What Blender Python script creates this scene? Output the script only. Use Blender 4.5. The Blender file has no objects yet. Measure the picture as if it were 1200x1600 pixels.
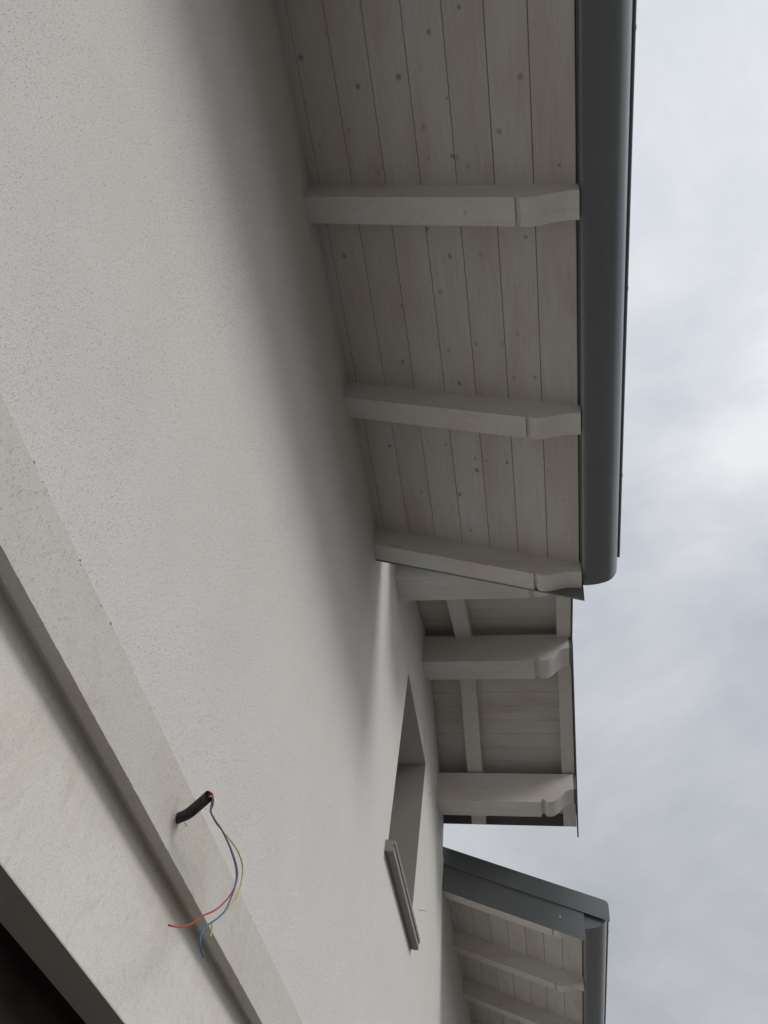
import bpy, bmesh, math, random
from mathutils import Vector, Matrix, noise as mnoise
random.seed(7)
S = bpy.context.scene
H0 = 1.6                       # eye height; all z values below are measured from the eye and shifted by H0

# ------------------------------------------------------------------ camera
cam = bpy.data.cameras.new('camera')
co = bpy.data.objects.new('camera', cam)
S.collection.objects.link(co)
Rw = ((0.143799, 0.78113349, 0.60757906), (-0.98297558, 0.04178826, 0.17892107), (0.11437157, -0.62296405, 0.77384426))
M = Matrix(((Rw[0][0], -Rw[0][1], -Rw[0][2], 0), (Rw[1][0], -Rw[1][1], -Rw[1][2], -1.0), (Rw[2][0], -Rw[2][1], -Rw[2][2], H0), (0, 0, 0, 1)))
co.matrix_world = M
cam.sensor_fit = 'VERTICAL'
cam.sensor_height = 36.0
cam.lens = 1343.69 / 1600 * 36.0
cam.clip_start = 0.05
cam.clip_end = 3000
S.camera = co

# ------------------------------------------------------------------ world, sun, exposure
SUN_DIR = Vector((-0.40, -0.92, 0.62)).normalized()      # towards the brightest part of the cloud cover
SUN_EL = math.asin(SUN_DIR.z)
SUN_ROT = math.atan2(SUN_DIR.x, SUN_DIR.y)
w = bpy.data.worlds.new('World')
S.world = w
w.use_nodes = True
nt = w.node_tree
nt.nodes.clear()
def N(t, nt=None, **kw):
    n = nt.nodes.new(t)
    for k, v in kw.items():
        setattr(n, k, v)
    return n
out = N('ShaderNodeOutputWorld', nt); bg = N('ShaderNodeBackground', nt)
sky = N('ShaderNodeTexSky', nt, sky_type='NISHITA', sun_disc=False, sun_elevation=SUN_EL, sun_rotation=SUN_ROT)
tc = N('ShaderNodeTexCoord', nt)
mp = N('ShaderNodeMapping', nt); mp.inputs['Scale'].default_value = (1.0, 1.0, 1.6); mp.inputs['Location'].default_value = (0.3, 1.7, 0.2)
n1 = N('ShaderNodeTexNoise', nt); n1.inputs['Scale'].default_value = 2.1; n1.inputs['Detail'].default_value = 7; n1.inputs['Roughness'].default_value = 0.56; n1.inputs['Distortion'].default_value = 0.35
n2 = N('ShaderNodeTexNoise', nt); n2.inputs['Scale'].default_value = 0.9; n2.inputs['Detail'].default_value = 2
cr = N('ShaderNodeValToRGB', nt)
cr.color_ramp.elements[0].position = 0.38; cr.color_ramp.elements[0].color = (5.6, 5.95, 6.8, 1)
cr.color_ramp.elements[1].position = 0.60; cr.color_ramp.elements[1].color = (9.2, 9.35, 9.6, 1)
e = cr.color_ramp.elements.new(0.5); e.color = (7.5, 7.8, 8.25, 1)
addn = N('ShaderNodeMix', nt, data_type='FLOAT'); addn.inputs[0].default_value = 0.3
mixc = N('ShaderNodeMix', nt, data_type='RGBA'); mixc.inputs[0].default_value = 0.95
# brighter cloud towards the hidden sun
dot = N('ShaderNodeVectorMath', nt, operation='DOT_PRODUCT'); dot.inputs[1].default_value = SUN_DIR
mr = N('ShaderNodeMapRange', nt); mr.inputs[1].default_value = 0.0; mr.inputs[2].default_value = 1.0; mr.inputs[3].default_value = 0.9; mr.inputs[4].default_value = 1.2
mul = N('ShaderNodeVectorMath', nt, operation='SCALE')
L = nt.links.new
L(tc.outputs['Generated'], mp.inputs[0]); L(mp.outputs[0], n1.inputs['Vector']); L(mp.outputs[0], n2.inputs['Vector'])
L(n1.outputs[0], addn.inputs[2]); L(n2.outputs[0], addn.inputs[3]); L(addn.outputs[0], cr.inputs[0])
L(sky.outputs[0], mixc.inputs[6]); L(cr.outputs[0], mixc.inputs[7])
L(tc.outputs['Generated'], dot.inputs[0]); L(dot.outputs['Value'], mr.inputs[0])
# a gap of bright sky low over the horizon
LOW_DIR = Vector((-0.25, -0.95, 0.24)).normalized()
dot2 = N('ShaderNodeVectorMath', nt, operation='DOT_PRODUCT'); dot2.inputs[1].default_value = LOW_DIR
lowg = N('ShaderNodeMapRange', nt, interpolation_type='SMOOTHSTEP'); lowg.inputs[1].default_value = 0.970; lowg.inputs[2].default_value = 0.992; lowg.inputs[3].default_value = 0.0; lowg.inputs[4].default_value = 1.6
adl = N('ShaderNodeMath', nt, operation='ADD')
L(tc.outputs['Generated'], dot2.inputs[0]); L(dot2.outputs['Value'], lowg.inputs[0]); L(mr.outputs[0], adl.inputs[0]); L(lowg.outputs[0], adl.inputs[1])
# overcast sky: zenith brighter than horizon
sz = N('ShaderNodeSeparateXYZ', nt); zen = N('ShaderNodeMapRange', nt); zen.inputs[1].default_value = 0.0; zen.inputs[2].default_value = 0.85; zen.inputs[3].default_value = 0.58; zen.inputs[4].default_value = 1.06
zm = N('ShaderNodeMath', nt, operation='MULTIPLY')
L(tc.outputs['Generated'], sz.inputs[0]); L(sz.outputs[2], zen.inputs[0]); L(adl.outputs[0], zm.inputs[0]); L(zen.outputs[0], zm.inputs[1])
L(mixc.outputs[2], mul.inputs[0]); L(zm.outputs[0], mul.inputs['Scale'])
L(mul.outputs[0], bg.inputs['Color']); L(bg.outputs[0], out.inputs[0])
bg.inputs['Strength'].default_value = 0.09
sd = bpy.data.lights.new('sun', 'SUN'); sd.energy = 1.35; sd.angle = math.radians(17); sd.color = (1, 0.97, 0.93)
so = bpy.data.objects.new('sun', sd); S.collection.objects.link(so)
so.rotation_euler = SUN_DIR.to_track_quat('Z', 'Y').to_euler()
S.view_settings.view_transform = 'Standard'; S.view_settings.look = 'None'
S.view_settings.exposure = 0.0; S.view_settings.gamma = 1.0
S.view_settings.use_curve_mapping = False

# ------------------------------------------------------------------ materials
def mat(name):
    m = bpy.data.materials.new(name); m.use_nodes = True
    t = m.node_tree; t.nodes.clear()
    o = N('ShaderNodeOutputMaterial', t); b = N('ShaderNodeBsdfPrincipled', t)
    t.links.new(b.outputs[0], o.inputs[0])
    return m, t, b
def ramp(t, stops):
    r = N('ShaderNodeValToRGB', t)
    el = r.color_ramp.elements
    el[0].position, el[0].color = stops[0][0], (*stops[0][1], 1)
    el[1].position, el[1].color = stops[-1][0], (*stops[-1][1], 1)
    for p, c in stops[1:-1]:
        x = el.new(p); x.color = (*c, 1)
    return r
def noise(t, vec, scale, detail=4, rough=0.5, dist=0.0):
    n = N('ShaderNodeTexNoise', t)
    n.inputs['Scale'].default_value = scale; n.inputs['Detail'].default_value = detail
    n.inputs['Roughness'].default_value = rough; n.inputs['Distortion'].default_value = dist
    if vec is not None: t.links.new(vec, n.inputs['Vector'])
    return n
def mixrgb(t, mode, fac, a, b):
    m = N('ShaderNodeMix', t, data_type='RGBA', blend_type=mode)
    for s_, v in ((m.inputs[0], fac), (m.inputs[6], a), (m.inputs[7], b)):
        if isinstance(v, (int, float)): s_.default_value = v
        elif isinstance(v, tuple): s_.default_value = (*v, 1)
        else: t.links.new(v, s_)
    return m.outputs[2]
def mathn(t, op, a, b=None, c=None):
    m = N('ShaderNodeMath', t, operation=op)
    for i, v in enumerate((a, b, c)):
        if v is None: continue
        if isinstance(v, (int, float)): m.inputs[i].default_value = v
        else: t.links.new(v, m.inputs[i])
    return m.outputs[0]

def plaster(name, col, grain, bump, stain, pits, swirl):
    m, t, b = mat(name)
    geo = N('ShaderNodeNewGeometry', t)
    P = geo.outputs['Position']
    # granules
    g1 = noise(t, P, grain, 6, 0.7)
    g2 = noise(t, P, grain * 3.1, 3, 0.6)
    vor = N('ShaderNodeTexVoronoi', t); vor.inputs['Scale'].default_value = grain * 0.9
    t.links.new(P, vor.inputs['Vector'])
    # short tooled scratches, running diagonally
    mpn = N('ShaderNodeMapping', t); mpn.inputs['Rotation'].default_value = (0, math.radians(-50), 0); mpn.inputs['Scale'].default_value = (1, 1, 0.35)
    t.links.new(P, mpn.inputs[0])
    g3 = noise(t, mpn.outputs[0], grain * 1.0, 3, 0.6, 0.5)
    pit = N('ShaderNodeMapRange', t); pit.inputs[1].default_value = 0.60; pit.inputs[2].default_value = 0.70
    t.links.new(g3.outputs[0], pit.inputs[0])
    # patches where the tooling is rougher
    pat = noise(t, P, 1.3, 3, 0.5)
    pr = N('ShaderNodeMapRange', t); pr.inputs[1].default_value = 0.38; pr.inputs[2].default_value = 0.62; pr.inputs[3].default_value = 0.6
    t.links.new(pat.outputs[0], pr.inputs[0])
    pitm = mathn(t, 'MULTIPLY', pit.outputs[0], pr.outputs[0])
    # broad tone
    tone = noise(t, P, 2.3, 5, 0.55, 0.2)
    tr = ramp(t, [(0.3, tuple(c * 0.965 for c in col)), (0.7, tuple(min(1, c * 1.02) for c in col))])
    t.links.new(tone.outputs[0], tr.inputs[0])
    c = tr.outputs[0]
    fine = ramp(t, [(0.3, (0.90, 0.90, 0.90)), (0.65, (1.03, 1.03, 1.03))]); t.links.new(g1.outputs[0], fine.inputs[0])
    c = mixrgb(t, 'MULTIPLY', 0.8, c, fine.outputs[0])
    pf = mathn(t, 'MULTIPLY', pitm, pits)
    c = mixrgb(t, 'MIX', pf, c, tuple(x * 0.55 for x in col))
    if stain:
        sn = noise(t, P, 2.0, 6, 0.6, 0.8)
        sr = N('ShaderNodeMapRange', t); sr.inputs[1].default_value = 0.50; sr.inputs[2].default_value = 0.72; sr.inputs[4].default_value = stain
        t.links.new(sn.outputs[0], sr.inputs[0])
        c = mixrgb(t, 'MULTIPLY', sr.outputs[0], c, (0.90, 0.835, 0.73))
    if swirl:
        mp2 = N('ShaderNodeMapping', t); mp2.inputs['Rotation'].default_value = (0, math.radians(35), 0); mp2.inputs['Scale'].default_value = (1, 1, 0.6)
        t.links.new(P, mp2.inputs[0])
        sw = noise(t, mp2.outputs[0], 11, 9, 0.68, 2.6)
        swr = ramp(t, [(0.34, (0.84, 0.84, 0.86)), (0.5, (1.0, 1.0, 1.0)), (0.66, (0.93, 0.93, 0.93))])
        t.links.new(sw.outputs[0], swr.inputs[0])
        c = mixrgb(t, 'MULTIPLY', swirl, c, swr.outputs[0])
    t.links.new(c, b.inputs['Base Color'])
    b.inputs['Roughness'].default_value = 0.95
    b.inputs['Specular IOR Level'].default_value = 0.2
    h = mathn(t, 'ADD', g1.outputs[0], mathn(t, 'MULTIPLY', g2.outputs[0], 0.4))
    h = mathn(t, 'ADD', h, mathn(t, 'MULTIPLY', vor.outputs['Distance'], 0.5))
    h = mathn(t, 'SUBTRACT', h, mathn(t, 'MULTIPLY', pitm, 1.2))
    if swirl:
        h = mathn(t, 'ADD', h, mathn(t, 'MULTIPLY', sw.outputs[0], 0.9))
    bp = N('ShaderNodeBump', t); bp.inputs['Strength'].default_value = bump; bp.inputs['Distance'].default_value = 0.0022
    t.links.new(h, bp.inputs['Height']); t.links.new(bp.outputs[0], b.inputs['Normal'])
    return m

M_WALL = plaster('stucco_white', (0.685, 0.667, 0.635), 250, 0.8, 0.0, 0.06, 0)
M_BASE = plaster('render_smooth', (0.71, 0.68, 0.64), 210, 0.5, 0.6, 0.25, 0.55)
M_BAND = plaster('render_band', (0.60, 0.575, 0.54), 190, 0.6, 0.5, 0.4, 0.5)

KNOTS = [(0.608, -0.646), (0.763, -0.499), (0.79, -0.316), (0.852, -0.693), (0.789, -0.993), (0.966, -0.241), (0.963, -0.579), (0.988, -0.899), (1.092, -0.59), (1.084, -0.695), (1.087, -0.714), (1.127, -0.757), (1.147, -0.35), (1.127, -1.134), (1.025, -0.09), (0.665, -0.075), (0.532, -0.773), (1.544, -0.112), (1.4, -0.545), (1.527, -0.639), (1.707, -0.575), (1.514, -0.78), (1.67, -0.926), (1.429, -0.988), (1.788, -0.369), (2.015, -0.584), (2.104, -0.333), (1.972, -0.729), (1.961, -0.854), (1.902, -0.926), (2.201, -0.622), (2.139, -0.899), (2.128, -1.001), (2.589, -0.409), (2.595, -0.509), (2.659, -0.664), (2.739, -0.669), (2.666, -0.726), (2.661, -0.835), (2.951, -0.332), (2.923, -0.556), (3.176, -0.601), (2.68, -1.043), (2.653, -0.182),
         (7.62, -0.35), (7.9, -0.8), (8.15, -0.62), (8.7, -0.3), (8.95, -0.9), (9.2, -0.55)]
def whitewash(name, axis, knots=(), boards=None, lift=1.0):
    """white glazed softwood; axis = grain direction (0 x, 1 y); boards = (offset, pitch, axis across)"""
    m, t, b = mat(name)
    geo = N('ShaderNodeNewGeometry', t); P = geo.outputs['Position']
    sc = [14, 14, 14]; sc[axis] = 0.8
    mpn = N('ShaderNodeMapping', t); mpn.inputs['Scale'].default_value = sc
    t.links.new(P, mpn.inputs[0])
    gr = noise(t, mpn.outputs[0], 3.2, 8, 0.66, 0.9)
    sc2 = [60, 60, 60]; sc2[axis] = 2.5
    mp2 = N('ShaderNodeMapping', t); mp2.inputs['Scale'].default_value = sc2
    t.links.new(P, mp2.inputs[0])
    fi = noise(t, mp2.outputs[0], 4.0, 3, 0.6)
    base = ramp(t, [(0.28, (0.575, 0.545, 0.515)), (0.5, (0.61, 0.59, 0.565)), (0.72, (0.63, 0.62, 0.60))])
    t.links.new(gr.outputs[0], base.inputs[0]); c = base.outputs[0]
    fr = ramp(t, [(0.3, (0.9, 0.89, 0.88)), (0.6, (1.02, 1.02, 1.02))]); t.links.new(fi.outputs[0], fr.inputs[0])
    c = mixrgb(t, 'MULTIPLY', 0.7, c, fr.outputs[0])
    # patchy white pigment
    sc3 = [5, 5, 5]; sc3[axis] = 1.6
    mp3 = N('ShaderNodeMapping', t); mp3.inputs['Scale'].default_value = sc3
    t.links.new(P, mp3.inputs[0])
    pa = noise(t, mp3.outputs[0], 1.2, 3, 0.5)
    prr = ramp(t, [(0.35, (0.94, 0.89, 0.865)), (0.5, (0.98, 0.97, 0.95)), (0.65, (1.0, 1.03, 1.03))]); t.links.new(pa.outputs[0], prr.inputs[0])
    c = mixrgb(t, 'MULTIPLY', 1.0, c, prr.outputs[0])
    if boards:
        off, pitch, ax = boards
        sx = N('ShaderNodeSeparateXYZ', t); t.links.new(P, sx.inputs[0])
        fl = mathn(t, 'FLOOR', mathn(t, 'DIVIDE', mathn(t, 'SUBTRACT', sx.outputs[ax], off), pitch))
        wn = N('ShaderNodeTexWhiteNoise', t, noise_dimensions='1D'); t.links.new(fl, wn.inputs['W'])
        br = ramp(t, [(0.0, (0.955, 0.935, 0.915)), (0.5, (1.0, 0.99, 0.98)), (1.0, (1.02, 1.02, 1.015))]); t.links.new(wn.outputs[0], br.inputs[0])
        c = mixrgb(t, 'MULTIPLY', 1.0, c, br.outputs[0])
    # knots of the boards, at their own places in the wood
    acc = None
    if knots:
        warp = noise(t, P, 40, 2, 0.5)
        sub = N('ShaderNodeVectorMath', t, operation='SUBTRACT'); t.links.new(warp.outputs['Color'], sub.inputs[0]); sub.inputs[1].default_value = (0.5, 0.5, 0.5)
        scl = N('ShaderNodeVectorMath', t, operation='SCALE'); t.links.new(sub.outputs[0], scl.inputs[0]); scl.inputs['Scale'].default_value = 0.014
        ad = N('ShaderNodeVectorMath', t, operation='ADD'); t.links.new(P, ad.inputs[0]); t.links.new(scl.outputs[0], ad.inputs[1])
        flat = N('ShaderNodeVectorMath', t, operation='MULTIPLY'); flat.inputs[1].default_value = (0.8, 1, 0); t.links.new(ad.outputs[0], flat.inputs[0])
        rk = random.Random(5)
        for (kx, ky) in knots:
            d = N('ShaderNodeVectorMath', t, operation='DISTANCE'); t.links.new(flat.outputs[0], d.inputs[0]); d.inputs[1].default_value = (kx * 0.8, ky, 0)
            q = N('ShaderNodeMapRange', t); r0 = rk.uniform(0.006, 0.0115)
            q.inputs[1].default_value = r0 * 1.45; q.inputs[2].default_value = r0 * 0.45; q.inputs[4].default_value = rk.uniform(0.3, 0.8)
            t.links.new(d.outputs['Value'], q.inputs[0])
            acc = q.outputs[0] if acc is None else mathn(t, 'MAXIMUM', acc, q.outputs[0])
    # random small knots elsewhere
    v = N('ShaderNodeTexVoronoi', t); v.inputs['Scale'].default_value = 3.4; t.links.new(P, v.inputs['Vector'])
    kk = N('ShaderNodeMapRange', t); kk.inputs[1].default_value = 0.045; kk.inputs[2].default_value = 0.015; kk.inputs[4].default_value = 0.35
    t.links.new(v.outputs['Distance'], kk.inputs[0])
    acc = kk.outputs[0] if acc is None else mathn(t, 'MAXIMUM', acc, kk.outputs[0])
    c = mixrgb(t, 'MIX', acc, c, (0.20, 0.175, 0.155))
    c = mixrgb(t, 'MULTIPLY', 1.0, c, (lift, lift, lift * 1.01))
    t.links.new(c, b.inputs['Base Color'])
    b.inputs['Roughness'].default_value = 0.72; b.inputs['Specular IOR Level'].default_value = 0.3
    bp = N('ShaderNodeBump', t); bp.inputs['Strength'].default_value = 0.25; bp.inputs['Distance'].default_value = 0.001
    t.links.new(fi.outputs[0], bp.inputs['Height']); t.links.new(bp.outputs[0], b.inputs['Normal'])
    return m
M_SOFFIT = whitewash('whitewashed_boards', 0, KNOTS, (-1.03, 0.163, 1))
M_GABLEB = whitewash('whitewashed_gable_boards', 1, (), (5.371, 0.15, 0))
M_WOODY = whitewash('whitewashed_beam', 1, lift=1.14)
M_WOODX = whitewash('whitewashed_batten', 0, lift=1.1)

def metal(name, col, rough, spec=0.5, met=0.0):
    m, t, b = mat(name)
    geo = N('ShaderNodeNewGeometry', t)
    n = noise(t, geo.outputs['Position'], 2.5, 3, 0.5, 0.3)
    r = ramp(t, [(0.3, tuple(c * 0.95 for c in col)), (0.7, tuple(c * 1.05 for c in col))]); t.links.new(n.outputs[0], r.inputs[0])
    t.links.new(r.outputs[0], b.inputs['Base Color'])
    n2 = noise(t, geo.outputs['Position'], 3, 2, 0.5)
    q = N('ShaderNodeMapRange', t); q.inputs[3].default_value = rough - 0.02; q.inputs[4].default_value = rough + 0.05
    t.links.new(n2.outputs[0], q.inputs[0]); t.links.new(q.outputs[0], b.inputs['Roughness'])
    b.inputs['Metallic'].default_value = met; b.inputs['Specular IOR Level'].default_value = spec
    bp = N('ShaderNodeBump', t); bp.inputs['Strength'].default_value = 0.12; bp.inputs['Distance'].default_value = 0.004
    n3 = noise(t, geo.outputs['Position'], 3.5, 2, 0.5)
    t.links.new(n3.outputs[0], bp.inputs['Height']); t.links.new(bp.outputs[0], b.inputs['Normal'])
    return m
M_METAL = metal('anthracite_painted_steel', (0.19, 0.205, 0.21), 0.30, 0.6, 0.6)
M_ROOF = metal('dark_roof_sheet', (0.05, 0.055, 0.058), 0.6)
M_SILL = plaster('grey_stone_sill', (0.28, 0.27, 0.25), 260, 0.35, 0.0, 0.2, 0.3)
M_REVEAL = plaster('reveal_shaded_render', (0.38, 0.36, 0.335), 220, 0.4, 0.0, 0.1, 0.3)  # colour lowered to imitate the weak light inside the recess
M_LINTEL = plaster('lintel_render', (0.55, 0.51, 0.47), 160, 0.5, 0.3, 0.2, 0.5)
def simple(name, col, rough=0.6, spec=0.4, var=0.1, scale=60):
    m, t, b = mat(name)
    geo = N('ShaderNodeNewGeometry', t); n = noise(t, geo.outputs['Position'], scale, 3)
    r = ramp(t, [(0.3, tuple(c * (1 - var) for c in col)), (0.7, tuple(min(1, c * (1 + var)) for c in col))]); t.links.new(n.outputs[0], r.inputs[0])
    t.links.new(r.outputs[0], b.inputs['Base Color']); b.inputs['Roughness'].default_value = rough; b.inputs['Specular IOR Level'].default_value = spec
    return m
M_DARK = simple('unlit_room_shade', (0.03, 0.024, 0.022), 0.9, 0.1, 0.3, 5)  # near-black colour stands in for the lack of light indoors
M_CRUMB = simple('mortar_crumb', (0.12, 0.10, 0.08), 0.95, 0.1, 0.4)
M_COND = simple('black_corrugated_plastic', (0.045, 0.043, 0.04), 0.6, 0.4, 0.5)
M_RED = simple('red_wire_insulation', (0.42, 0.035, 0.03), 0.4)
M_BLUE = simple('blue_wire_insulation', (0.05, 0.15, 0.26), 0.4)
M_YG = simple('yellow_green_wire_insulation', (0.50, 0.47, 0.12), 0.4)
M_NAIL = simple('steel_nail', (0.16, 0.15, 0.14), 0.5)
M_GROUND = simple('gravel_yard', (0.165, 0.157, 0.147), 0.95, 0.1, 0.35, 8)
M_SCREW = simple('bright_screw_head', (0.8, 0.8, 0.8), 0.3, 0.6)

# ------------------------------------------------------------------ mesh helpers
def link(name, bm, m, parent=None, smooth=False, loc=None):
    bmesh.ops.recalc_face_normals(bm, faces=bm.faces)
    me = bpy.data.meshes.new(name)
    bm.to_mesh(me); bm.free()
    for mm in (m if isinstance(m, (list, tuple)) else [m]): me.materials.append(mm)
    if smooth:
        for p in me.polygons: p.use_smooth = True
    o = bpy.data.objects.new(name, me)
    S.collection.objects.link(o)
    if parent is not None: o.parent = parent
    return o
def box(bm, x0, x1, y0, y1, z0, z1, mi=0):
    vs = [bm.verts.new((x, y, z + H0)) for x in (x0, x1) for y in (y0, y1) for z in (z0, z1)]
    for q in ((0, 1, 3, 2), (4, 6, 7, 5), (0, 4, 5, 1), (2, 3, 7, 6), (0, 2, 6, 4), (1, 5, 7, 3)):
        f = bm.faces.new([vs[i] for i in q]); f.material_index = mi
def prism_yz(bm, prof, x0, x1, mi=0):
    """profile in (y,z), extruded along x"""
    a = [bm.verts.new((x0, y, z + H0)) for y, z in prof]; b = [bm.verts.new((x1, y, z + H0)) for y, z in prof]
    n = len(prof)
    fs = [bm.faces.new(a), bm.faces.new(b[::-1])]
    for i in range(n): fs.append(bm.faces.new((a[i], b[i], b[(i + 1) % n], a[(i + 1) % n])))
    for f in fs: f.material_index = mi
def prism_xz(bm, prof, y0, y1, mi=0):
    a = [bm.verts.new((x, y0, z + H0)) for x, z in prof]; b = [bm.verts.new((x, y1, z + H0)) for x, z in prof]
    n = len(prof)
    fs = [bm.faces.new(a), bm.faces.new(b[::-1])]
    for i in range(n): fs.append(bm.faces.new((a[i], b[i], b[(i + 1) % n], a[(i + 1) % n])))
    for f in fs: f.material_index = mi
def bevel(bm, w, seg=2, ang=30):
    es = [e for e in bm.edges if len(e.link_faces) == 2 and e.calc_face_angle(0) > math.radians(ang)]
    bmesh.ops.bevel(bm, geom=es, offset=w, segments=seg, affect='EDGES', profile=0.6, clamp_overlap=True)
def tube(bm, pts, r, seg=10, caps=True, radii=None):
    pts = [Vector(p) for p in pts]; rings = []
    up = Vector((0, -1, 0.05)).normalized()
    if abs(up.dot((pts[-1] - pts[0]).normalized())) > 0.6: up = Vector((1, 0, 0.1)).normalized()
    for i, p in enumerate(pts):
        tan = (pts[min(i + 1, len(pts) - 1)] - pts[max(i - 1, 0)]).normalized()
        a = up - tan * up.dot(tan)
        if a.length < 1e-4: a = Vector((1, 0, 0)) - tan * tan.x
        a.normalize(); b = tan.cross(a); up = a
        rr = radii[i] if radii else r
        rings.append([bm.verts.new(p + a * (rr * math.cos(2 * math.pi * k / seg)) + b * (rr * math.sin(2 * math.pi * k / seg)) + Vector((0, 0, H0))) for k in range(seg)])
    for i in range(len(rings) - 1):
        for k in range(seg):
            bm.faces.new((rings[i][k], rings[i][(k + 1) % seg], rings[i + 1][(k + 1) % seg], rings[i + 1][k]))
    if caps: bm.faces.new(rings[0]); bm.faces.new(rings[-1][::-1])
def spline(pts, n=6):
    P = [Vector(p) for p in pts]; out = []
    for i in range(len(P) - 1):
        p0, p1, p2, p3 = P[max(i - 1, 0)], P[i], P[i + 1], P[min(i + 2, len(P) - 1)]
        for k in range(n):
            u = k / n
            out.append(0.5 * ((2 * p1) + (p2 - p0) * u + (2 * p0 - 5 * p1 + 4 * p2 - p3) * u * u + (3 * p1 - p0 - 3 * p2 + p3) * u ** 3))
    out.append(P[-1]); return out
def place(o, at=None):
    return o
def thing(name, label, cat, loc):
    o = bpy.data.objects.new(name, None); S.collection.objects.link(o)
    o.location = loc; o['label'] = label; o['category'] = cat
    o.empty_display_size = 0.3
    return o
class G:                                             # children are built in world space, parent sits at the thing's base
    pass

# ------------------------------------------------------------------ dimensions (metres, z from the eye)
ZW, SL, D = 4.035, 0.3206, 1.2006        # soffit at the wall, roof slope, overhang
RH, RW = 0.157, 0.122                    # rafter depth and width
XR, A_, PB, PR, PH, PW = 5.371, 1.3201, 4.2853, 4.7013, 0.2825, 0.2198
VX1, VX3 = 3.4082, 7.334                 # verge planes of the two eaves
XN, XF = -7.0, 17.0                      # ends of the building
GROUND = -1.6

# ------------------------------------------------------------------ ground
bm = bmesh.new()
R_ = 900
vs = [bm.verts.new((x, y, 0)) for x, y in ((-R_, -R_), (R_, -R_), (R_, R_), (-R_, R_))]
bm.faces.new(vs)
g = link('ground', bm, M_GROUND); g['kind'] = 'structure'

# ------------------------------------------------------------------ the house
house = thing('house', 'white rendered house with whitewashed wooden eaves, small gable and dark metal gutters, seen from below', 'house', (XR, 0, 0))
PAR = Matrix.Translation((-XR, 0, 0))
_link = link
def hpart(name, bm, m, parent=None, smooth=False, label=None):
    o = _link(name, bm, m, parent or house, smooth)
    if (parent or house) is house:
        o.matrix_parent_inverse = PAR
    if label: o['label'] = label
    return o

def pzx(x): return PR + PH - SL * abs(x - XR)        # underside line of the gable rafters
# upper wall: front sheet with the window hole, extruded inwards
WX0, WX1, WZ0, WZ1 = 4.769, 5.874, 2.785, 4.161
L1, L2, L3, KB = 1.3172, 1.1236, 0.784, 0.060
bm = bmesh.new()
def quadf(pts):
    v = [bm.verts.new((x, 0, z + H0)) for x, z in pts]; return bm.faces.new(v)
zt = ZW + 0.12
gl, gr_ = 3.60, 7.15
zs = [L1, WZ0, WZ1, zt]
quadf([(XN, zs[0]), (WX0, zs[0]), (WX0, zs[1]), (XN, zs[1])])
quadf([(WX0, zs[0]), (WX1, zs[0]), (WX1, zs[1]), (WX0, zs[1])])
quadf([(WX1, zs[0]), (XF, zs[0]), (XF, zs[1]), (WX1, zs[1])])
quadf([(XN, zs[1]), (WX0, zs[1]), (WX0, zt), (XN, zt)])
quadf([(WX1, zs[1]), (XF, zs[1]), (XF, zt), (WX1, zt)])
bmesh.ops.remove_doubles(bm, verts=bm.verts, dist=1e-5)
f1 = [bm.verts.new((x, 0, z + H0)) for x, z in ((WX0, zt), (WX0, zt + 0.002), (gl + 0.10, zt + 0.002))]
bm.faces.new(f1)
quadf([(WX0, zt), (WX1, zt), (WX1, WZ1), (WX0, WZ1)])
def top(x): return pzx(x) + 0.09
quadf([(gl + 0.03, zt + 0.002), (XR, zt + 0.002), (XR, top(XR)), (gl + 0.03, top(gl + 0.03))])
quadf([(XR, zt + 0.002), (gr_ + 0.06, zt + 0.002), (gr_ + 0.02, top(gr_ + 0.05) - 0.13), (gr_ - 0.03, top(gr_ - 0.03)), (XR, top(XR))])
bmesh.ops.remove_doubles(bm, verts=bm.verts, dist=0.003)
ret = bmesh.ops.extrude_face_region(bm, geom=list(bm.faces))
for v in [x for x in ret['geom'] if isinstance(x, bmesh.types.BMVert)]: v.co.y += 0.34
hpart('wall', bm, M_WALL)
# reveal of the window (lining in a darkened render colour that stands in for shade)
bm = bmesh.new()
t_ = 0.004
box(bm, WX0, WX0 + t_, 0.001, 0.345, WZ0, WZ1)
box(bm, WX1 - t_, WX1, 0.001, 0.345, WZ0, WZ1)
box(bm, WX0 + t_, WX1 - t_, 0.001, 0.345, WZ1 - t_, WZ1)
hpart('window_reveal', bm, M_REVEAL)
wbm = bmesh.new(); box(wbm, WX0 - 0.05, WX1 + 0.05, 0.346, 0.352, WZ0 - 0.05, WZ1 + 0.05)  # dark sheet in place of the unlit space behind the window
hpart('window_dark_sheet', wbm, M_DARK)

# smooth band below the stucco, with a ragged lower edge and crumbs
bm = bmesh.new()
xs = [XN]; x = -0.2
while x < 5.5:
    xs.append(x); x += 0.011
xs += [XF]
def jag(x, s, a): 
    v = Vector((x * s, 3.1, 0.7))
    return a * (0.35 * mnoise.noise(v) + 0.55 * mnoise.noise(v * 4.3) + 0.5 * mnoise.noise(v * 11.1))
lo, lob, hi, hib, slot = [], [], [], [], []
for x in xs:
    lo.append(bm.verts.new((x, -0.005, L2 + H0 + jag(x, 14, 0.0022))))
    lob.append(bm.verts.new((x, 0.030, L2 + H0 + 0.001)))
    slot.append([bm.verts.new((x, yy_, L2 + H0 + zz_)) for yy_, zz_ in ((0.036, 0.004), (0.040, 0.013), (KB + 0.01, 0.014))])  # slot added in the underside to deepen the shade below the band
    zz = L1 + H0 + jag(x + 40, 9, 0.0026)
    hi.append(bm.verts.new((x, -0.0045 + jag(x + 9, 5, 0.0006), zz)))
    hib.append(bm.verts.new((x, 0.004, zz + 0.004)))
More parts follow.
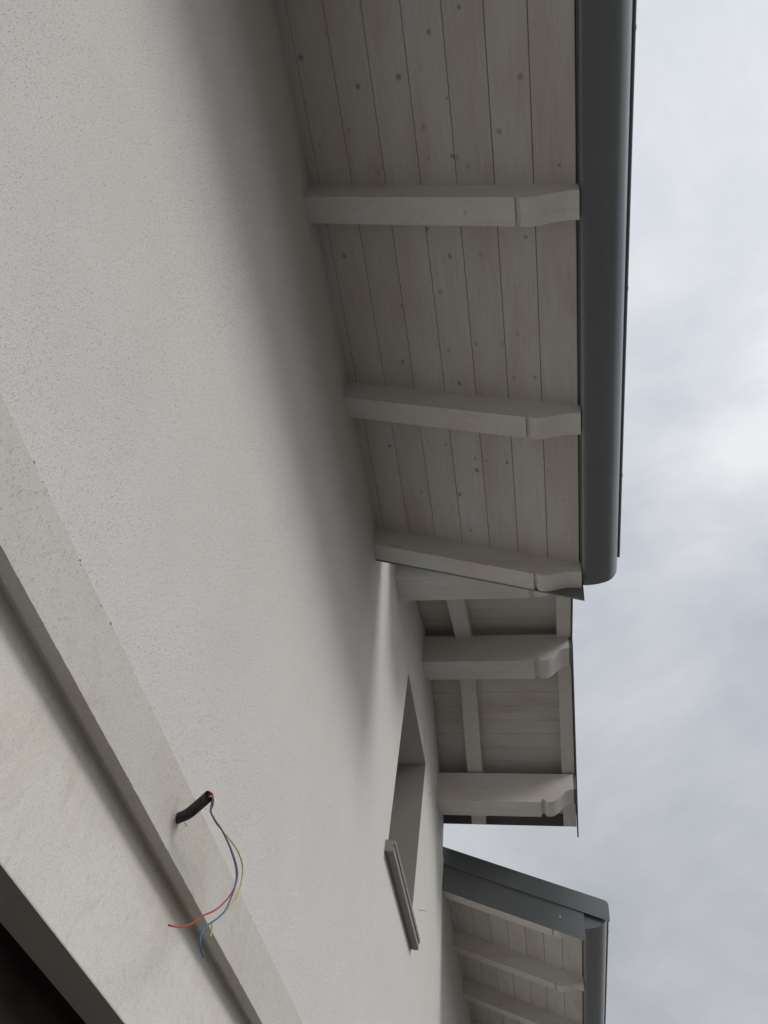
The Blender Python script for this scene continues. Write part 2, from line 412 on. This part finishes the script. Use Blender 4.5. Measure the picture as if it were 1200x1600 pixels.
for i in range(len(xs) - 1):
    bm.faces.new((lo[i], lo[i + 1], hi[i + 1], hi[i]))
    bm.faces.new((lob[i], lob[i + 1], lo[i + 1], lo[i]))
    for a_, b_, c_, d_ in ((lob[i], lob[i + 1], slot[i + 1][0], slot[i][0]), (slot[i][0], slot[i + 1][0], slot[i + 1][1], slot[i][1]), (slot[i][1], slot[i + 1][1], slot[i + 1][2], slot[i][2])):
        bm.faces.new((a_, b_, c_, d_))
    bm.faces.new((hi[i], hi[i + 1], hib[i + 1], hib[i]))
rk = random.Random(3)
def crumb(x, z, r, mi=1):
    res = bmesh.ops.create_icosphere(bm, subdivisions=1, radius=r)
    for v in res['verts']:
        v.co = Vector((x + v.co.x * rk.uniform(0.7, 1.5), -0.004 + v.co.y * 0.5, z + H0 + v.co.z * rk.uniform(0.7, 1.4)))
        for f in v.link_faces: f.material_index = mi
for cx_, cz_, r in ((1.131, 1.314, .0035), (1.203, 1.312, .002), (1.268, 1.312, .0028), (1.329, 1.315, .0042), (0.871, 1.318, .0032), (0.92, 1.317, .002), (1.14, 1.309, .0022), (1.29, 1.309, .002)):
    crumb(cx_, cz_ + 0.001, r)
for k in range(14):
    crumb(rk.uniform(0.7, 3.2), L1 + rk.uniform(-0.004, 0.003), rk.uniform(0.0007, 0.0014))
for k in range(22):
    crumb(rk.uniform(0.9, 3.0), L2 + rk.uniform(0.0, 0.004), rk.uniform(0.0008, 0.0018))
for k in range(16):                                    # ragged edge of the hole the conduit comes out of
    an = k * 0.41; rr = rk.uniform(0.0145, 0.0185)
    crumb(1.978 + rr * math.cos(an), 1.210 + rr * math.sin(an), rk.uniform(0.0015, 0.0032), 1 if k % 3 == 0 else 0)
hpart('plaster_band', bm, [M_BAND, M_CRUMB])

# lower wall with the wide opening
OX0, OX1 = 0.45, 3.3
bm = bmesh.new()
LT = 0.110
box(bm, XN, OX0, KB, KB + 0.3, GROUND, L2 + 0.016)
box(bm, OX0, OX1, KB, KB + LT, L3, L2 + 0.016)
box(bm, OX1, XF, KB, KB + 0.3, GROUND, L2 + 0.016)
bmesh.ops.remove_doubles(bm, verts=bm.verts, dist=1e-5)
hpart('lower_wall', bm, M_BASE)
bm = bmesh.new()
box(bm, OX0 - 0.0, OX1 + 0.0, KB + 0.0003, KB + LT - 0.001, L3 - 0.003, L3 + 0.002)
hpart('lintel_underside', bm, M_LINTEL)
bm = bmesh.new()                                      # room behind the opening, its darkness put into the colour
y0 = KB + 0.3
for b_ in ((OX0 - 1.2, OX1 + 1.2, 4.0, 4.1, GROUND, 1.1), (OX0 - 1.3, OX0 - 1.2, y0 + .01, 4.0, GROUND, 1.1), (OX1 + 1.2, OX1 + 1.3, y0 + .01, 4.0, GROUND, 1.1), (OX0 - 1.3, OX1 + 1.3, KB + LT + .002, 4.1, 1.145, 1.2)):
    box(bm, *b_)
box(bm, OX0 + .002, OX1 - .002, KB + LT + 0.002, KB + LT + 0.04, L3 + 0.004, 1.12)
box(bm, OX0 + .002, OX1 - .002, KB + LT + 0.041, KB + LT + 0.09, GROUND + .01, L3 + 0.2)  # dark sheet closing the opening, standing in for the room's darkness
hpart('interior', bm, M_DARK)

# window sill: two stacked slabs
bm = bmesh.new()
prism_yz(bm, [(0.2, WZ0 - .001), (-0.062, WZ0 - 0.006), (-0.062, WZ0 - 0.034), (-0.050, WZ0 - 0.036), (-0.050, WZ0 - 0.042), (-0.056, WZ0 - 0.044), (-0.056, WZ0 - 0.08), (-0.018, WZ0 - 0.08), (-0.016, WZ0 - 0.074), (-0.010, WZ0 - 0.074), (-0.008, WZ0 - 0.08), (0.2, WZ0 - 0.08)], 4.688, 5.935)
bevel(bm, 0.0018, 1, 40)
hpart('window_sill', bm, M_SILL)
# nails and wire ends left in the plaster round the window
for (x, z, dx, dz) in ((6.127, 4.051, 0, 0), (6.141, 3.087, .01, 0), (4.79, 3.982, 0, 0.0), (4.745, 2.99, 0, 0)):
    bm = bmesh.new(); tube(bm, [(x, 0.01, z), (x + .004, -0.03, z + .001), (x + dx, -0.05 if x > 6 else -.03, z)], 0.0018, 6)
    hpart('nail', bm, M_NAIL)

# ---- one eave: soffit boards, rafters, roof sheet, gutter, verge
def rafter(x, parent):
    bm = bmesh.new()
    zb = lambda y: ZW - RH + SL * y                      # underside (y negative outwards)
    top_ = lambda y: ZW + SL * y + 0.012
    yt = [-0.947, -0.950, -0.962, -0.966, -0.972, -0.985, -1.005, -1.03, -1.06, -1.09, -1.12, -1.15, -1.18, -1.208]
    up = [0.0, 0.018, 0.018, 0.006, 0.001, -0.002, 0.001, 0.010, 0.026, 0.045, 0.061, 0.074, 0.083, 0.087]
    prof = [(0.25, zb(0.25)), (0.25, top_(0.25))] + [(-1.208, top_(-1.208))] + [(y, zb(y) + u) for y, u in list(zip(yt, up))[::-1]]
    prism_yz(bm, prof, x, x + RW)
    bevel(bm, 0.003, 2, 50)
    return hpart('rafter', bm, M_WOODY, parent)
SE = [-1.03 + 0.163 * i for i in range(-1, 9)]
def soffit(x0, x1):
    bm = bmesh.new()
    yy = [-D] + [v for v in SE if v > -D + 0.02]
    gw = 0.0010
    for a, b in zip(yy, yy[1:] + [0.42]):
        off = random.uniform(-0.0006, 0.0006)
        ea, eb = a + gw, b - gw
        z = lambda y: ZW + SL * y + off
        prism_yz(bm, [(ea, z(ea) + 0.02), (ea, z(ea) + 0.003), (ea + 0.003, z(ea + .003)), (eb - 0.0012, z(eb - .0012)), (eb, z(eb) + 0.0015), (eb, z(eb) + 0.02)], x0, x1)
    return hpart('soffit_boards', bm, M_SOFFIT)
def roof_slab(x0, x1):
    bm = bmesh.new()
    z = lambda y, o: ZW + SL * y + o
    prism_yz(bm, [(-D - 0.02, z(-D - 0.02, 0.022)), (3.2, z(3.2, 0.022)), (3.2, z(3.2, 0.21)), (-D - .10, z(-D - 0.10, 0.21)), (-D - .10, z(-D - 0.10, 0.195)), (-D - .02, z(-D - 0.02, 0.195))], x0, x1)
    return hpart('roof', bm, M_ROOF)
GUT = [(-1.209, 3.672), (-1.209, 3.612), (-1.214, 3.602), (-1.228, 3.598), (-1.265, 3.600), (-1.30, 3.606), (-1.335, 3.618), (-1.358, 3.630), (-1.376, 3.645), (-1.391, 3.664), (-1.402, 3.686), (-1.4095, 3.710), (-1.413, 3.733), (-1.414, 3.750)]
def gutter(x0, x1, endcaps):
    # open channel of sheet metal, 2 mm thick
    bm = bmesh.new()
    inner = []
    for i, (y, z) in enumerate(GUT):
        a = Vector(GUT[max(i - 1, 0)]); b = Vector(GUT[min(i + 1, len(GUT) - 1)])
        tn = (b - a).normalized(); nrm = Vector((tn.y, -tn.x))
        c = Vector((-1.31, 3.70)) - Vector((y, z))
        if nrm.dot(c) < 0: nrm = -nrm
        inner.append((y + nrm.x * 0.003, z + nrm.y * 0.003))
    prof = GUT + inner[::-1]
    prism_yz(bm, prof, x0, x1)
    g = hpart('gutter', bm, M_METAL)
    for p in g.data.polygons: p.use_smooth = True
    g.data.set_sharp_from_angle(angle=math.radians(38)) if hasattr(g.data, 'set_sharp_from_angle') else None
    bm = bmesh.new()                                    # rolled front bead
    pts = [(-1.4205 + 0.0095 * math.cos(a), 3.752 + 0.0095 * math.sin(a)) for a in [2 * math.pi * k / 12 for k in range(12)]]
    bx0, bx1 = (x0, 3.335) if x0 < 3 else (x0 + 0.002, x1)
    prism_yz(bm, pts, bx0, bx1)
    # flat drip edge of the roof sheet above the bead
    hpart('gutter_bead', bm, M_METAL, g)
    for ex in endcaps:
        bm = bmesh.new()
        prism_yz(bm, [(-1.2095, 3.79)] + [(y, z) for y, z in inner] + [(-1.4095, 3.76)], ex - 0.0015, ex + 0.0015)
        hpart('end_cap', bm, M_METAL, g)
    xx = x0 + 0.35
    while xx < x1 - 0.2:                                # gutter straps, tucked over the bead
        bm = bmesh.new(); prism_yz(bm, [(-1.4312, 3.750), (-1.4318, 3.766), (-1.212, 3.79), (-1.212, 3.786), (-1.428, 3.763), (-1.4303, 3.750)], xx, xx + 0.018)
        hpart('bracket', bm, M_METAL, g); xx += 1.0457
    # fascia behind the gutter
    return g
def eave(x0, x1, raf, caps):
    soffit(x0, x1); roof_slab(x0 + (0.0 if x0 < 0 else 0.02), x1 - (0.02 if x1 < 5 else 0))
    for x in raf: rafter(x, None)
    bm = bmesh.new(); box(bm, x0, x1, -1.2085, -1.2035, 3.650 + 0.008, 3.86)
    hpart('fascia', bm, M_METAL)
    gutter(x0 + (0.02 if x0 > 5 else 0), x1 - (0.0), caps)
raf1 = [3.2862, 2.2617, 1.2045, 0.13, -0.93, -1.98, -3.03, -4.08, -5.13, -6.18]
raf3 = [7.334 + 0.006, 8.375, 9.42, 10.465, 11.51, 12.555, 13.6, 14.645, 15.69]
eave(XN, VX1 - 0.001, raf1, [VX1 - 0.003])
eave(VX3 + 0.001, XF, raf3, [VX3 + 0.0235])
# verge flashings: folded sheet, upper leaf proud of the lower one
def verge(side):
    X = VX1 if side > 0 else VX3
    s = 1 if side > 0 else -1
    bm = bmesh.new()
    z = lambda y, o: ZW + SL * y + o
    lo_, md, hi_ = -RH - 0.002, 0.078, 0.245
    a, b = sorted((X + s * 0.001, X + s * 0.0035))
    prism_yz(bm, [(3.2, z(3.2, lo_)), (3.2, z(3.2, md)), (-1.218, z(-1.218, md)), (-1.218, z(-1.218, lo_))], a, b)
    # little hem folded under the lower edge
    a, b = sorted((X - s * 0.0, X + s * 0.0085))
    prism_yz(bm, [(3.2, z(3.2, lo_ - .0025)), (3.2, z(3.2, lo_)), (-1.218, z(-1.218, lo_)), (-1.218, z(-1.218, lo_ - .0025))], a, b)
    a, b = sorted((X + s * 0.0036, X + s * 0.016))
    prism_yz(bm, [(3.2, z(3.2, md - 0.004)), (3.2, z(3.2, hi_)), (-1.393, z(-1.393, hi_)), (-1.412, z(-1.412, hi_ - .004)), (-1.424, z(-1.424, hi_ - 0.018)), (-1.428, z(-1.428, hi_ - .035)), (-1.428, z(-1.428, md + 0.0)), (-1.415, z(-1.415, md - 0.004))] if side < 0 else
             [(3.2, z(3.2, md - 0.004)), (3.2, z(3.2, hi_)), (-1.15, z(-1.15, hi_)), (-1.20, z(-1.2, hi_ - 0.03)), (-1.218, z(-1.218, md - 0.004))], a, b)
    o = hpart('verge_flashing', bm, M_METAL)
    return o
verge(1); v3 = verge(-1)
for (y, o_, r) in ((-1.02, -0.03, 0.0065), (-0.2, -0.04, 0.004)):
    bm = bmesh.new()
    c = (VX3 - 0.004, y, ZW + SL * y + o_)
    tube(bm, [(c[0] + .002, c[1], c[2]), (c[0] - 0.004, c[1], c[2])], r, 10)
    hpart('screw', bm, M_SCREW if r > .005 else M_METAL, v3)

# ---- the gable between the two eaves
def purlin(xc, zb):
    bm = bmesh.new()
    x0, x1 = xc - PW / 2, xc + PW / 2
    yt = [-0.898, -0.905, -0.920, -0.930, -0.940, -0.960, -0.985, -1.01, -1.03, -1.05, -1.07, -1.09, -1.11, -1.13, -1.15, -1.168, -1.180]
    up = [0, 0.024, 0.036, 0.026, 0.012, 0.003, 0.004, 0.014, 0.028, 0.046, 0.068, 0.090, 0.108, 0.121, 0.129, 0.133, 0.134]
    prof = [(0.3, zb), (0.3, zb + PH), (-1.180, zb + PH)] + [(y, zb + u) for y, u in list(zip(yt, up))[::-1]]
    prism_yz(bm, prof, x0, x1)
    bevel(bm, 0.0035, 2, 40)
    o = hpart('purlin', bm, M_WOODY)
    bm = bmesh.new(); box(bm, x0 + 0.002, x1 - 0.002, -1.2032, -1.1805, zb + 0.136, zb + PH - 0.002)
    hpart('end_flashing', bm, M_METAL, o)
for xc, zb in ((XR - A_, PB), (XR, PR), (XR + A_, PB)): purlin(xc, zb)
GRH = 0.125
XE = 1.777                                            # half run of the gable roof
def grafter(y0, y1, name='gable_rafter'):
    for s in (-1, 1):
        bm = bmesh.new()
        pr = [(0.0015, 0.0005), (XE, -SL * XE), (XE, -SL * XE + GRH), (0.0015, GRH + 0.0005)]
        ridge = PR + PH + 0.0005
        prism_xz(bm, [(XR + s * dx, ridge + dz) for dx, dz in pr], y0, y1)
        bevel(bm, 0.002, 1, 40)
        hpart(name, bm, M_WOODX)
grafter(-0.392, -0.262)
grafter(-1.197, -1.088, 'barge_rafter')
for s in (-1, 1):
    bm = bmesh.new()
    ridge = PR + PH + GRH
    n = 13
    pw_ = XE / n
    for i in range(n):
        off = random.uniform(-0.0006, 0.0006)
        a, b = i * pw_ + 0.0012, (i + 1) * pw_ - 0.0012
        prism_xz(bm, [(XR + s * a, ridge - SL * a + off), (XR + s * b, ridge - SL * b + off), (XR + s * b, ridge - SL * b + 0.02), (XR + s * a, ridge - SL * a + 0.02)], -1.198, 0.5)
    hpart('gable_boards', bm, M_GABLEB)
    bm = bmesh.new()
    prism_xz(bm, [(XR, ridge + 0.021), (XR + s * (XE + 0.03), ridge - SL * (XE + .03) + 0.021), (XR + s * (XE + 0.03), ridge - SL * (XE + .03) + 0.15), (XR, ridge + 0.15)], -1.203, 3.0)
    hpart('gable_roof', bm, M_ROOF)
    # drip fascia at the low edge
    bm = bmesh.new()
    xe = XR + s * (XE + 0.002); xo = XR + s * (XE + 0.008)
    zb = PR + PH - SL * XE
    box(bm, min(xe, xo), max(xe, xo), -1.2, 0.6, zb + 0.004, zb + 0.17)
    hpart('drip_flashing', bm, M_METAL)
    bm = bmesh.new()
    xl = XE + 0.10 if s > 0 else XE + .06
    yo = -1.204 if s > 0 else -1.2025
    lower = -0.012
    prism_xz(bm, [(XR + s * 0.0005, PR + PH + lower), (XR + s * xl, PR + PH - SL * xl + lower), (XR + s * xl, PR + PH - SL * xl + 0.15), (XR + s * (xl - 0.06), PR + PH - SL * (xl - .06) + 0.30), (XR + s * 0.0005, PR + PH + 0.30)], yo - (0.012 if s > 0 else 0.009), yo)
    hpart('barge_flashing', bm, M_METAL)

# ------------------------------------------------------------------ electrical conduit with its loose wires
cd = thing('electrical_conduit', 'black corrugated conduit stub in the white wall, loose coloured wires hanging from it', 'conduit', (1.977, 0, 1.21 + H0))
CI = Matrix.Translation((-1.977, 0, -1.21 - H0))
def cpart(name, bm, m, smooth=True):
    o = _link(name, bm, m, cd, smooth); o.matrix_parent_inverse = CI; return o
bm = bmesh.new()
p0, p1 = Vector((1.982, 0.03, 1.2085)), Vector((1.914, -0.102, 1.2485))
mid = Vector((1.963, -0.030, 1.2205))
path = spline([p0, mid, (p1 + mid) / 2 + Vector((0.002, 0, 0)), p1], 30)
rad = [0.0140 + 0.0011 * math.sin(i * 1.7) for i in range(len(path))]
tube(bm, path, 0.0135, 18, False, rad)
tube(bm, path[len(path) // 2:], 0.0105, 18, False)
d_ = (path[-1] - path[-2]).normalized()
cpart('conduit_tube', bm, M_COND)
ST = [(1.930, -0.078, 1.2395), (1.915, -0.101, 1.248), (1.913, -0.108, 1.2495)]
RED = [(1.92, -0.112, 1.245), (1.93, -0.112, 1.230), (1.94, -0.108, 1.216), (1.978, -0.112, 1.213), (2.033, -0.115, 1.217), (2.12, -0.119, 1.212), (2.186, -0.123, 1.193), (2.195, -0.127, 1.156), (2.153, -0.131, 1.092), (2.083, -0.135, 1.026), (2.003, -0.138, 0.969), (1.938, -0.142, 0.917), (1.875, -0.146, 0.88), (1.809, -0.15, 0.852)]
BLU = [(1.916, -0.112, 1.242), (1.926, -0.110, 1.227), (1.935, -0.11, 1.213), (1.974, -0.114, 1.21), (2.028, -0.117, 1.214), (2.111, -0.121, 1.207), (2.174, -0.125, 1.186), (2.186, -0.129, 1.151), (2.172, -0.133, 1.109), (2.143, -0.137, 1.055), (2.092, -0.141, 1.007), (2.045, -0.145, 0.972), (2.005, -0.148, 0.932), (1.999, -0.152, 0.906), (2.01, -0.156, 0.892), (2.026, -0.16, 0.883)]
YEL = [(1.926, -0.110, 1.247), (1.938, -0.106, 1.235), (1.951, -0.104, 1.223), (1.993, -0.105, 1.220), (2.052, -0.107, 1.229), (2.146, -0.109, 1.245), (2.204, -0.112, 1.246), (2.245, -0.114, 1.232), (2.259, -0.116, 1.194), (2.245, -0.119, 1.151), (2.209, -0.121, 1.098), (2.16, -0.123, 1.05), (2.108, -0.125, 1.004), (2.11, -0.128, 0.988), (2.107, -0.13, 0.968)]
for k, (pts, m, lb) in enumerate(((RED, M_RED, 'red wire'), (BLU, M_BLUE, 'blue wire'), (YEL, M_YG, 'yellow and green wire'))):
    off = [Vector((-0.004, 0, 0.003)), Vector((0.004, 0, 0.003)), Vector((0.0, 0, -0.004))][k]
    bm = bmesh.new(); tube(bm, spline([Vector(p) + off for p in ST] + [Vector(p) for p in pts], 8), 0.0023, 8)
    o = cpart('wire', bm, m); o['label'] = lb
bm = bmesh.new(); tube(bm, [(1.955, 0.004, 1.252), (1.968, -0.004, 1.232), (2.02, -0.004, 1.233), (2.028, -0.012, 1.225)], 0.0012, 6)
cpart('tie_wire', bm, M_NAIL)
